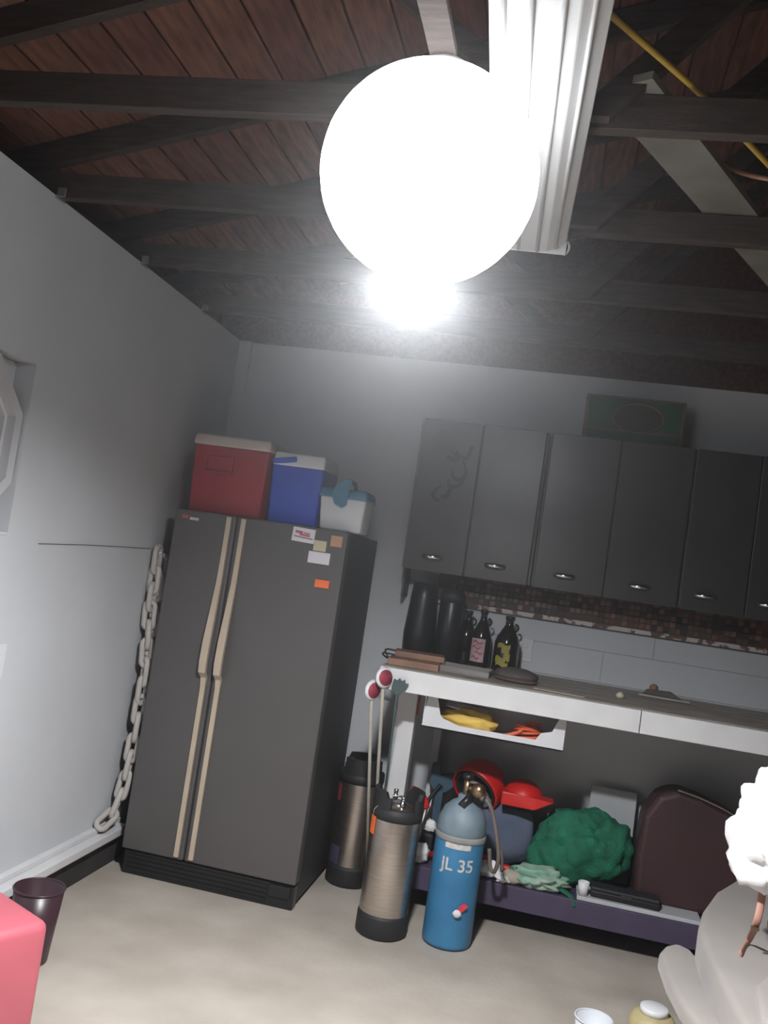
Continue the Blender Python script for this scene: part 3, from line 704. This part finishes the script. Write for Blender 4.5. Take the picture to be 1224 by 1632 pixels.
for x in (TX0, TX1-.006):
    MB().box(x, x+.006, TY0+.006, TY1-.006, TZ+.006, 1.03).build('tray_side', grey_white, tr, world=True)
yb = thing('yellow_pouch', 'crumpled yellow pouch in the hanging tray', 'pouch', (1.60, 4.11, TZ+.007), R(-6))
MB().blob((0, 0, 0.04), (0.135, 0.058, 0.055), 4, 0.25, 2.5, 2, zmin=0.001).build('pouch_body', yellow_m, yb)
MB().box(-0.10, 0.085, -0.03, 0.02, 0.092, 0.096, 0.001, 1, rot=rotm(R(24), R(5), 0)).build('paper_flap', paper, yb)
ob = thing('orange_cord_coil', 'orange extension cord bundled in the hanging tray', 'cord', (1.87, 4.12, TZ+.007))
cm = MB()
for k in range(5):
    rr = 0.075-.006*k
    cm.tube([Vector((rr*1.0*math.cos(a), 0.045*math.sin(a)*(.8+.05*k), 0.010+0.011*k+0.010*math.sin(a+k))) for a in [2*math.pi*i/24 for i in range(24)]], 0.007, 6, closed=True)
cm.build('coil', orange_cord, ob)
MB().tube(smooth_path([(-0.10, -0.06, 0.012), (-0.04, -0.05, 0.035), (0.0, -0.02, 0.075), (0.05, 0.0, 0.07)], 6), 0.009, 8).build('cord_end', orange_cord, ob)

# paddles and back scratcher standing beside the bench leg
def paddle(base, top, nrm, label):
    t = thing('round_paddle', label, 'paddle', base, 0, 'paddles on sticks')
    b_, tp = Vector((0, 0, 0)), Vector(top)-Vector(base)
    MB().tube([b_, tp*0.5, tp], 0.0075, 8).build('stick', stick_m, t)
    q = Vector(nrm).to_track_quat('Z', 'Y').to_matrix()
    MB().lathe([(0, -0.010), (0.040, -0.010), (0.046, 0.0), (0.040, 0.010), (0, 0.010)], 24, tp+Vector((0, 0, .03)), q).build('head', white_plastic, t)
    MB().lathe([(0.034, 0.009), (0.034, 0.013), (0, 0.014)], 24, tp+Vector((0, 0, .03)), q, sx=1.1).build('red_face', paddle_red, t)
    return t
paddle((1.236, 4.40, 0.0), (1.236, 3.89, 1.062), (0.75, -0.6, 0.1), 'higher red and white round paddle leaning at the bench corner')
paddle((1.216, 4.375, 0.0), (1.192, 3.90, 1.0), (0.8, -0.5, 0.0), 'lower red and white round paddle leaning at the bench corner')
t = thing('back_scratcher', 'dark green hand-shaped scratcher leaning at the bench corner', 'scratcher', (1.235, 4.44, 0))
tp = Vector((0.065, -0.535, 1.03))
MB().tube([(0, 0, 0), tp*0.5, tp], 0.005, 8).build('stick', dark_green, t)
MB().prism([tp+Vector((dx, 0, dz)) for dx, dz in ((-.008, -.005), (.008, -.005), (.035, .03), (.045, .052), (.03, .05), (.026, .066), (.012, .058), (.002, .07), (-.008, .058), (-.022, .064), (-.026, .05), (-.03, .02))], (0, 0.008, 0), 0.002).build('hand', dark_green, t)

# ------------------------------------------------------------------ kegs and gas cylinder
def keg(loc, label, rz=0, tagm=None):
    t = thing('soda_keg', label, 'keg', loc, rz, 'steel kegs')
    MB().lathe([(0.0, 0.075), (0.09, 0.078), (0.106, 0.09), (0.107, 0.10), (0.107, 0.505), (0.10, 0.53), (0.07, 0.55), (0, 0.552)], 40).build('barrel', steel, t)
    MB().lathe([(0.085, 0.0), (0.104, 0.004), (0.112, 0.02), (0.111, 0.085), (0.1075, 0.10), (0.08, 0.095), (0.08, 0.0)], 40).build('base_boot', black_rubber, t)
    tp = MB().lathe([(0.1085, 0.495), (0.112, 0.515), (0.110, 0.545), (0.095, 0.548), (0.095, 0.515), (0.1085, 0.495)], 40)
    for a in (0, math.pi):
        n = 14; vs = []; fs = []
        for i in range(n+1):
            b = a + (i/n-.5)*R(112)
            hh_ = 0.615 if 1 < i < n-1 else 0.59
            for rr, z in ((0.111, 0.54), (0.111, hh_), (0.092, hh_), (0.092, 0.54)): vs.append((rr*math.cos(b), rr*math.sin(b), z))
        for i in range(n):
            for k in range(4): fs.append((4*i+k, 4*i+(k+1) % 4, 4*i+4+(k+1) % 4, 4*i+4+k))
        fs += [(0, 1, 2, 3), tuple(range(4*n, 4*n+4))]
        tp.add(vs, fs)
    tp.build('top_boot', black_rubber, t)
    for s_ in (-1, 1):
        p_ = MB().lathe([(0.012, 0.545), (0.012, 0.575), (0.009, 0.577), (0.009, 0.592), (0.011, 0.594), (0.011, 0.600), (0, 0.602)], 16, (0.0, s_*0.062, 0)).build('post', chrome, t)
    MB().lathe([(0.045, 0.548), (0.045, 0.556), (0.03, 0.562), (0, 0.563)], 24, sx=0.8).tube([(-0.03, 0, 0.56), (-0.03, 0, 0.585), (0.035, 0, 0.585)], 0.004, 6).build('lid', dull_steel, t)
    return t
k1 = keg((1.364, 3.985, 0), 'front steel keg with orange tag beside the blue gas cylinder', R(25))
def on_cyl(r_, a, z): return (r_*math.cos(a), r_*math.sin(a), z)
def patch(r_, a0, a1, z0, z1, n=6):
    vs = []; fs = []
    for i in range(n+1):
        a = a0+(a1-a0)*i/n; vs += [on_cyl(r_, a, z0), on_cyl(r_, a, z1), on_cyl(r_+.002, a, z1), on_cyl(r_+.002, a, z0)]
    for i in range(n):
        for k in range(4): fs.append((4*i+k, 4*i+(k+1) % 4, 4*i+4+(k+1) % 4, 4*i+4+k))
    fs += [(0, 1, 2, 3), tuple(range(4*n, 4*n+4))]
    return MB().add(vs, fs)
lab(patch(0.1085, R(-160-25), R(-135-25), 0.425, 0.50).build('tag', orange_m, k1), 'orange hang tag')
MB().tube([on_cyl(0.112, R(-172), 0.50), on_cyl(0.118, R(-165), 0.53), on_cyl(0.10, R(-150), 0.575)], 0.0015, 6).build('tag_wire', stick_m, k1)
k2 = keg((1.092, 4.50, 0), 'rear steel keg standing between refrigerator and bench leg', R(100))
lab(patch(0.1085, R(-165-100), R(-140-100), 0.40, 0.48).build('tag', paddle_red, k2), 'dark red tag')
lab(patch(0.1085, R(-150-100), R(-112-100), 0.105, 0.19).build('purple_band', purple_m, k2), 'purple band low on the barrel')  # purple patch laid on the lower barrel

CR = 0.107
cy_ = thing('gas_cylinder', 'blue gas cylinder with grey shoulder and brass valve', 'gas cylinder', (1.645, 4.045, 0))
MB().lathe([(0.085, 0), (CR-.004, 0.006), (CR, 0.02), (CR, 0.455), (CR, 0.46)], 40).build('tank', cyl_blue, cy_)
MB().lathe([(CR+.0005, 0.458), (CR+.0005, 0.49), (CR*.97, 0.53), (CR*.80, 0.575), (CR*.5, 0.605), (CR*.32, 0.615), (CR*.30, 0.635), (0, 0.636)], 40).build('shoulder', cyl_grey, cy_)
MB().lathe([(CR+.002, 0.448), (CR+.004, 0.455), (CR+.004, 0.468), (CR+.002, 0.475)], 40).build('band', mat('old_tape', (0.30, 0.30, 0.30), 0.6, var=0.3), cy_)
v_ = MB().cyl((0, 0, 0.63), (0, 0, 0.70), 0.016, n=16).cyl((0, 0, 0.665), (0.05, -0.01, 0.665), 0.012, n=12).build('valve', brass, cy_)
MB().lathe([(0.0, 0.70), (0.024, 0.702), (0.026, 0.715), (0.020, 0.725), (0, 0.727)], 12).build('valve_knob', black_plastic, v_)
rg = MB().cyl((0.05, -0.01, 0.665), (0.085, -0.03, 0.64), 0.022, n=14).cyl((0.06, -0.015, 0.66), (0.055, -0.065, 0.675), 0.014, n=12).build('regulator', dull_steel, cy_)
MB().cyl((0.055, -0.06, 0.675), (0.053, -0.085, 0.68), 0.030, n=18).build('gauge', brass, rg)
MB().cyl((0.03, -0.02, 0.645), (-0.01, -0.065, 0.595), 0.018, n=14).build('pressure_knob', black_plastic, rg)
MB().tube(smooth_path([(0.085, -0.03, 0.64), (0.12, -0.04, 0.60), (0.155, -0.04, 0.50), (0.175, -0.02, 0.40), (0.165, 0.02, 0.33), (0.145, 0.03, 0.34), (0.13, 0.02, 0.42)], 8), 0.009, 8).build('hose', hose_m, cy_)
MB().tube(smooth_path([(0.0, 0.0, 0.69), (0.055, -0.03, 0.69), (0.11, -0.03, 0.62), (0.15, -0.02, 0.51), (0.185, 0.0, 0.41), (0.195, 0.03, 0.34)], 8), 0.007, 8).build('hose', hose_m, cy_)
# the lettering bent round the tank
def cyl_text(txt, size, ang0, z0, m_, par, name):
    cu = bpy.data.curves.new(name, 'FONT'); cu.body = txt; cu.size = size; cu.align_x = 'CENTER'; cu.extrude = 0.0; cu.offset = 0.0012
    to = bpy.data.objects.new(name, cu); COL.objects.link(to)
    bpy.context.view_layer.update()
    dg = bpy.context.evaluated_depsgraph_get()
    me = bpy.data.meshes.new_from_object(to.evaluated_get(dg)); bpy.data.objects.remove(to)
    bm = bmesh.new(); bm.from_mesh(me)
    bmesh.ops.subdivide_edges(bm, edges=[e for e in bm.edges if e.calc_length() > 0.012], cuts=2)
    for v in bm.verts:
        a = ang0 + v.co.x/CR; v.co = Vector(((CR+.0012)*math.cos(a), (CR+.0012)*math.sin(a), z0+v.co.y))
    bm.to_mesh(me); bm.free(); me.materials.clear(); me.materials.append(m_)
    o_ = bpy.data.objects.new(name, me); COL.objects.link(o_); o_.parent = par
    return o_
lab(cyl_text('JL 35', 0.072, R(-84), 0.335, sticker_silver, cy_, 'lettering'), 'silver stick-on letters')
patch(CR+.0006, R(-118), R(-58), 0.425, 0.447).build('torn_sticker', sticker_silver, cy_)
tg = MB().box(-0.012, 0.012, -0.003, 0.003, -0.04, 0.0, 0.002)
for v in tg.v: v[:] = rotm(0, R(38), 0) @ v + Vector((0.070, -0.098, 0.205))
lab(tg.build('hang_tag', mat('pink_red_tag', (0.65, 0.04, 0.07), 0.6), cy_), 'red tag with a white end')
MB().blob((0.038, -0.112, 0.165), (0.02, 0.010, 0.017), 2, 0.2, 3, 1).build('tag_end', paper, cy_)

# ------------------------------------------------------------------ things on the lower shelf
SZ = 0.2158
cr = thing('dark_crate', 'dark plastic crate under the red helmet shells', 'crate', (1.60, 4.54, SZ))
MB().box(-0.08, 0.10, -0.10, 0.13, 0, 0.012).build('crate_floor', dark_bin, cr)
for a in ((-.08, .10, -.10, -.09), (-.08, .10, .12, .13), (-.08, -.07, -.09, .12), (.09, .10, -.09, .12)):
    MB().box(*a, 0.012, 0.235, 0.002, 1).build('crate_side', dark_bin, cr)
def shell(t, rx, ry, rz_, rot, name, m_, cut=-0.15, drop=None):
    bm = bmesh.new(); bmesh.ops.create_uvsphere(bm, u_segments=32, v_segments=20, radius=1)
    bmesh.ops.bisect_plane(bm, geom=bm.verts[:]+bm.edges[:]+bm.faces[:], plane_co=(0, 0, cut), plane_no=(0, 0, -1), clear_outer=True)
    out = [v.co.copy() for v in bm.verts]
    mb = MB(); bm.verts.index_update()
    fo = [[v.index for v in f.verts] for f in bm.faces]
    edge = [[v.index for v in e.verts] for e in bm.edges if len(e.link_faces) == 1]
    n = len(out); bm.free()
    vs = [rot @ Vector((v.x*rx, v.y*ry, v.z*rz_)) for v in out] + [rot @ Vector((v.x*(rx-.008), v.y*(ry-.008), v.z*(rz_-.008) if v.z > cut+.01 else v.z*rz_)) for v in out]
    fs = fo + [[i+n for i in reversed(f)] for f in fo] + [[a, b, b+n, a+n] for a, b in edge]
    mb.add(vs, fs, True)
    lo = min(v.z for v in mb.v) if drop is None else -drop
    for v in mb.v: v.z -= lo
    return mb.build(name, m_, t), -lo
h1 = thing('red_shell', 'red plastic helmet-like shell with its dark hollow side showing', 'helmet', (1.665, 4.50, SZ+.238), 0, 'red plastic shells on the lower shelf')
rot = rotm(R(-52), R(38), 0)
_, dz_ = shell(h1, 0.125, 0.125, 0.15, rot, 'shell', bright_red, -0.25)
shell(h1, 0.108, 0.108, 0.134, rot, 'liner', black_rubber, -0.27, dz_)
h2_ = thing('red_cap_shell', 'red plastic shell with a pointed visor to the right', 'helmet', (1.885, 4.48, 0.545), 0, 'red plastic shells on the lower shelf')
sh, lo = shell(h2_, 0.10, 0.10, 0.10, rotm(R(-8), R(4), 0), 'shell', bright_red, 0.0)
MB().prism([(-0.10, -0.105, 0.0), (0.06, -0.105, 0.0), (0.145, -0.085, 0.045), (0.06, -0.10, 0.055), (-0.10, -0.10, 0.06)], (0, 0.10, 0), 0.006).build('visor', bright_red, h2_)
one(MB().blob((0, 0, 0.165), (0.14, 0.105, 0.165), 4, 0.12, 1.6, 4, zmin=0.001, power=0.75), 'duffel_bag', blue_grey, 'blue-grey fabric bag under the red pointed shell', 'bag', (1.815, 4.57, SZ))
cl = thing('blue_clamp', 'dull blue plastic clamp standing left of the red shell', 'clamp', (1.475, 4.56, SZ), R(10))
MB().box(-0.02, 0.02, -0.02, 0.02, 0, 0.33, 0.005).build('bar', mat('dull_blue', (0.06, 0.11, 0.16), 0.5, var=0.2), cl)
MB().prism([(-0.05, -0.02, 0.42), (-0.015, -0.02, 0.43), (0.0, -0.02, 0.37), (0.06, -0.02, 0.39), (0.075, -0.02, 0.33), (0.03, -0.02, 0.29), (-0.03, -0.02, 0.29), (-0.055, -0.02, 0.33)], (0, 0.045, 0), 0.006).build('jaw', MATS['dull_blue'], cl)
MB().tube(smooth_path([(0.0, -0.03, 0.33), (-0.05, -0.04, 0.24), (-0.06, -0.04, 0.1), (0.0, -0.03, 0.03)], 6), 0.010, 8).build('loop', black_rubber, cl)
rt_ = thing('pruning_shears', 'red-handled hand tool just right of the bench leg', 'hand tool', (1.41, 4.40, SZ))
MB().tube(smooth_path([(-0.045, -0.05, 0.325), (-0.01, -0.05, 0.318), (0.025, -0.05, 0.285), (0.035, -0.05, 0.25)], 6), 0.016, 10).build('grip', bright_red, rt_)
MB().tube([(0.035, -0.05, 0.25), (0.02, -0.04, 0.12), (0.0, -0.02, 0.002)], 0.009, 8).build('blade', dull_steel, rt_)
for (x, y, z, l, rzz, rr, lb_) in ((1.60, 4.37, SZ, 0.24, R(-20), 0.018, 'long red-handled tool lying behind the gas hose'), (1.72, 4.42, SZ, 0.15, R(25), 0.020, 'short red-handled tool beside the green net sack'), (1.83, 4.38, SZ, 0.13, R(-8), 0.016, 'small red-handled tool in front of the blue-grey bag')):
    t = thing('hand_trowel', lb_, 'hand tool', (x, y, z), rzz, 'loose red-handled tools')
    MB().tube([(-l/2, 0, rr+.001), (-l/4, 0, rr+.03), (l/4, 0, rr+.03), (l/2, 0, rr+.002)], rr, 10).build('grip', bright_red, t)
    MB().cyl((l/2-.01, 0, rr+.004), (l/2+.03, 0, rr+.002), rr*.5, n=10).build('shaft', dull_steel, t)
gn = thing('green_net_sack', 'heap of dark green garden netting on the lower shelf', 'net', (2.20, 4.475, SZ))
gm = MB().blob((-0.02, 0.05, 0.16), (0.20, 0.12, 0.18), 5, 0.30, 1.5, 6, zmin=0.001, fold=0.16)
gm.blob((-0.13, -0.01, 0.09), (0.13, 0.09, 0.11), 4, 0.3, 1.8, 8, zmin=0.001, fold=0.15)
gm.blob((0.10, 0.06, 0.20), (0.12, 0.10, 0.13), 4, 0.3, 1.8, 9, zmin=0.001, fold=0.15)
gm.build('net', green_net, gn)
MB().tube(smooth_path([(-0.20, -0.10, 0.03), (-0.12, -0.13, 0.02), (-0.05, -0.17, 0.006), (-0.02, -0.19, -0.03)], 6), 0.018, 8, flat=.5).build('net_tail', green_net, gn)
one(MB().blob((0, 0, 0.045), (0.13, 0.055, 0.05), 4, 0.4, 3.0, 11, zmin=0.001, fold=0.4), 'plastic_wrap', pale_green, 'pale green crumpled plastic in front of the green net', 'plastic wrap', (2.0, 4.335, SZ))
one(MB().blob((0, 0, 0.03), (0.055, 0.03, 0.033), 3, 0.2, 2.0, 12, zmin=0.001), 'beige_glove', mat('beige', (0.42, 0.36, 0.29), 0.7, var=0.15), 'beige work glove beside the pale green plastic', 'glove', (1.885, 4.315, SZ))
for (x, y, sx, sz, sd, lb_) in ((1.455, 4.34, 0.035, 0.045, 21, 'crumpled white rag low between keg and gas cylinder'), (1.785, 4.33, 0.05, 0.04, 23, 'crumpled white rag right of the gas cylinder'), (1.845, 4.305, 0.035, 0.022, 24, 'small white paper scrap on the purple shelf edge')):
    one(MB().blob((0, 0, sz), (sx, 0.03, sz), 3, 0.45, 3.0, sd, zmin=0.001, fold=.4), 'white_rag', cloth_white, lb_, 'rag', (x, y, SZ), 0, 'white rags on the lower shelf')
one(MB().blob((0, 0, 0.03), (0.035, 0.025, 0.03), 3, 0.45, 3.0, 22, zmin=0.001, fold=.4), 'tissue', cloth_white, 'white tissue lying on the black pouch behind the keg', 'tissue', (1.465, 4.45, SZ+.115))
one(MB().box(-0.05, 0.05, -0.04, 0.04, 0, 0.113, 0.012, 3), 'black_pouch', black_rubber, 'small black pouch on the shelf behind the front keg', 'pouch', (1.44, 4.465, SZ))
wp_ = MB().box(-0.115, 0.105, -0.006, 0.006, 0, 0.43, 0.002, rot=rotm(R(-6), 0, 0))
one(wp_, 'signboard', light_card, 'pale grey blank signboard standing behind the green net', 'signboard', (2.32, 4.665, SZ+.006))
one(MB().box(-0.27, 0.27, -0.075, 0.10, 0, 0.018, 0.003), 'white_shelf_board', mat('pale_board', (0.50, 0.52, 0.54), 0.6, var=0.06), 'flat white board lying along the purple shelf front', 'board', (2.45, 4.362, SZ))
t = thing('black_case', 'flat black case lying on the white board', 'case', (2.39, 4.352, SZ+.019), R(-2))
MB().box(-0.15, 0.15, -0.045, 0.048, 0, 0.028, 0.004).build('case_bottom', black_plastic, t)
MB().box(-0.15, 0.15, -0.045, 0.048, 0.0285, 0.045, 0.006).build('case_lid', dark_bin, t)
MB().box(-0.02, 0.03, -0.052, -0.044, 0.018, 0.036, 0.002).build('latch', dark_bin, t)
t = thing('white_cup', 'small white cup at the left end of the black case', 'cup', (2.205, 4.315, SZ+.019))
MB().lathe([(0.02, 0), (0.026, 0.058), (0.023, 0.058), (0.018, 0.004), (0, 0.003)], 20).build('cup', white_plastic, t)
mr = thing('maroon_seat_back', 'big dark maroon upholstered back cushion on the lower shelf', 'cushion', (2.66, 4.5, SZ))
pts = [(-0.225, 0.0), (-0.235, 0.22), (-0.225, 0.40), (-0.17, 0.50), (-0.09, 0.535), (0.02, 0.515), (0.16, 0.47), (0.27, 0.40), (0.31, 0.25), (0.30, 0.0)]
MB().prism([(x, -0.09, z) for x, z in pts], (0, 0.20, 0), 0.03, 3).build('cushion', maroon, mr)
MB().tube(smooth_path([(x, -0.09, z+.002) for x, z in pts[4:8]], 6), 0.004, 6).build('piping', tan_edge, mr)

# ------------------------------------------------------------------ grey captain's chair at the right edge
st = thing('captain_chair', 'grey upholstered captain chair at the lower right edge', 'chair', (2.80, 2.75, 0))
ZA = 0.60
A = [at(u, v, z=ZA) for u, v in ((1186, 1634), (1150, 1562), (1122, 1505), (1113, 1475), (1120, 1448), (1142, 1418), (1172, 1400), (1200, 1394))]
A += [Vector((2.95, 3.12, ZA)), Vector((3.05, 2.9, ZA)), Vector((3.0, 2.35, ZA)), Vector((2.68, 2.28, ZA))]
MB().prism(A, (0, 0, -0.13), 0.022, 3, True).build('seat_cushion', seat_grey, st, world=True)
ZB = 0.50
Bp = [at(u, v, z=ZB) for u, v in ((1050, 1516), (1060, 1505), (1078, 1501), (1102, 1512), (1132, 1547), (1160, 1592), (1182, 1640), (1160, 1670), (1120, 1640), (1085, 1595), (1064, 1555))]
MB().prism(Bp, (0, 0, -0.06), 0.018, 3, True).build('armrest', seat_grey, st, world=True)
for u, v in ((1160, 1576), (1172, 1624)):
    p = at(u, v, z=0.515)
    MB().cyl(p+Vector((-.03, 0, -.02)), p+Vector((.06, 0.0, -.01)), 0.010, n=12).build('hinge_bolt', zinc, st, world=True)
pz = [(2.70, 2.45), (2.98, 2.45), (2.98, 2.98), (2.70, 2.98)]
MB().prism([(x, y, 0.03) for x, y in pz], (0, 0, 0.44), 0.01).build('pedestal', black_rubber, st, world=True)
MB().box(2.62, 3.02, 2.4, 3.02, 0, 0.03, 0.005).build('base_plate', black_rubber, st, world=True)
MB().box(2.72, 2.90, 2.85, 3.16, 0.585, 1.16, 0.04, 3, rot=rotm(0, R(6), 0)).build('backrest', seat_grey, st, world=True)
MB().prism([at(1200, 1600, z=.605), at(1224, 1578, z=.605), at(1300, 1600, z=.605), at(1300, 1700, z=.605), at(1210, 1660, z=.605)], (0, 0, 0.05), 0.015, 3, True).build('side_bolster', seat_grey, st, world=True)
wbg = thing('white_cloth_bag', 'white cloth bag draped over the grey chair back', 'bag', (2.70, 2.98, 0.80))
mb = MB(); 
mb.blob((0.02, 0.0, 0.17), (0.155, 0.22, 0.20), 5, 0.22, 1.8, 31, fold=0.25)
mb.blob((-0.075, -0.02, 0.11), (0.11, 0.12, 0.13), 4, 0.25, 1.8, 33, fold=0.2)
mb.build('cloth', cloth_white, wbg)
stp = thing('carry_strap', 'pinkish brown strap hanging from the white bag onto the chair', 'strap', (2.62, 2.9, 0.61))
P = [at(u, v, y=2.93) for u, v in ((1212, 1335), (1198, 1355), (1200, 1375), (1212, 1388), (1220, 1400))]
MB().tube(smooth_path(P, 6), 0.010, 8, flat=0.4).build('strap_loop', strap_m, stp, world=True)
P = [at(1219, 1385, y=2.93), at(1214, 1430, y=2.93), at(1206, 1470, y=2.9), at(1192, 1500, z=0.612), at(1180, 1521, z=0.607)]
MB().tube(smooth_path(P, 6), 0.011, 8, flat=0.35).build('strap_end', strap_m, stp, world=True)
MB().box(-0.012, 0.012, -0.004, 0.004, -0.006, 0.006, 0.001).build('strap_buckle', brass, stp).location = at(1203, 1480, y=2.9)-Vector(stp.location)

# ------------------------------------------------------------------ containers on the floor
jr = thing('yellow_jar', 'jar of yellowish contents with white cap on the floor', 'jar', (2.45, 3.50, 0))
MB().lathe([(0.075, 0), (0.085, 0.01), (0.085, 0.10), (0.07, 0.125), (0.045, 0.135), (0, 0.136)], 28).build('glass', jar_yellow, jr)
MB().lathe([(0.05, 0.132), (0.05, 0.152), (0.045, 0.155), (0, 0.156)], 24).build('cap', white_plastic, jr)
tb = thing('plastic_tub', 'cloudy white plastic tub on the floor at the bottom edge', 'tub', (2.235, 3.36, 0))
MB().lathe([(0.05, 0), (0.064, 0.125), (0.060, 0.125), (0.047, 0.008), (0, 0.006)], 28).build('tub', clear_tub, tb)
MB().tube(arc((0, 0, 0.126), 0.064, 0, 2*math.pi*27/28, 27, 'xy'), 0.004, 6, closed=True).build('rim', clear_tub, tb)
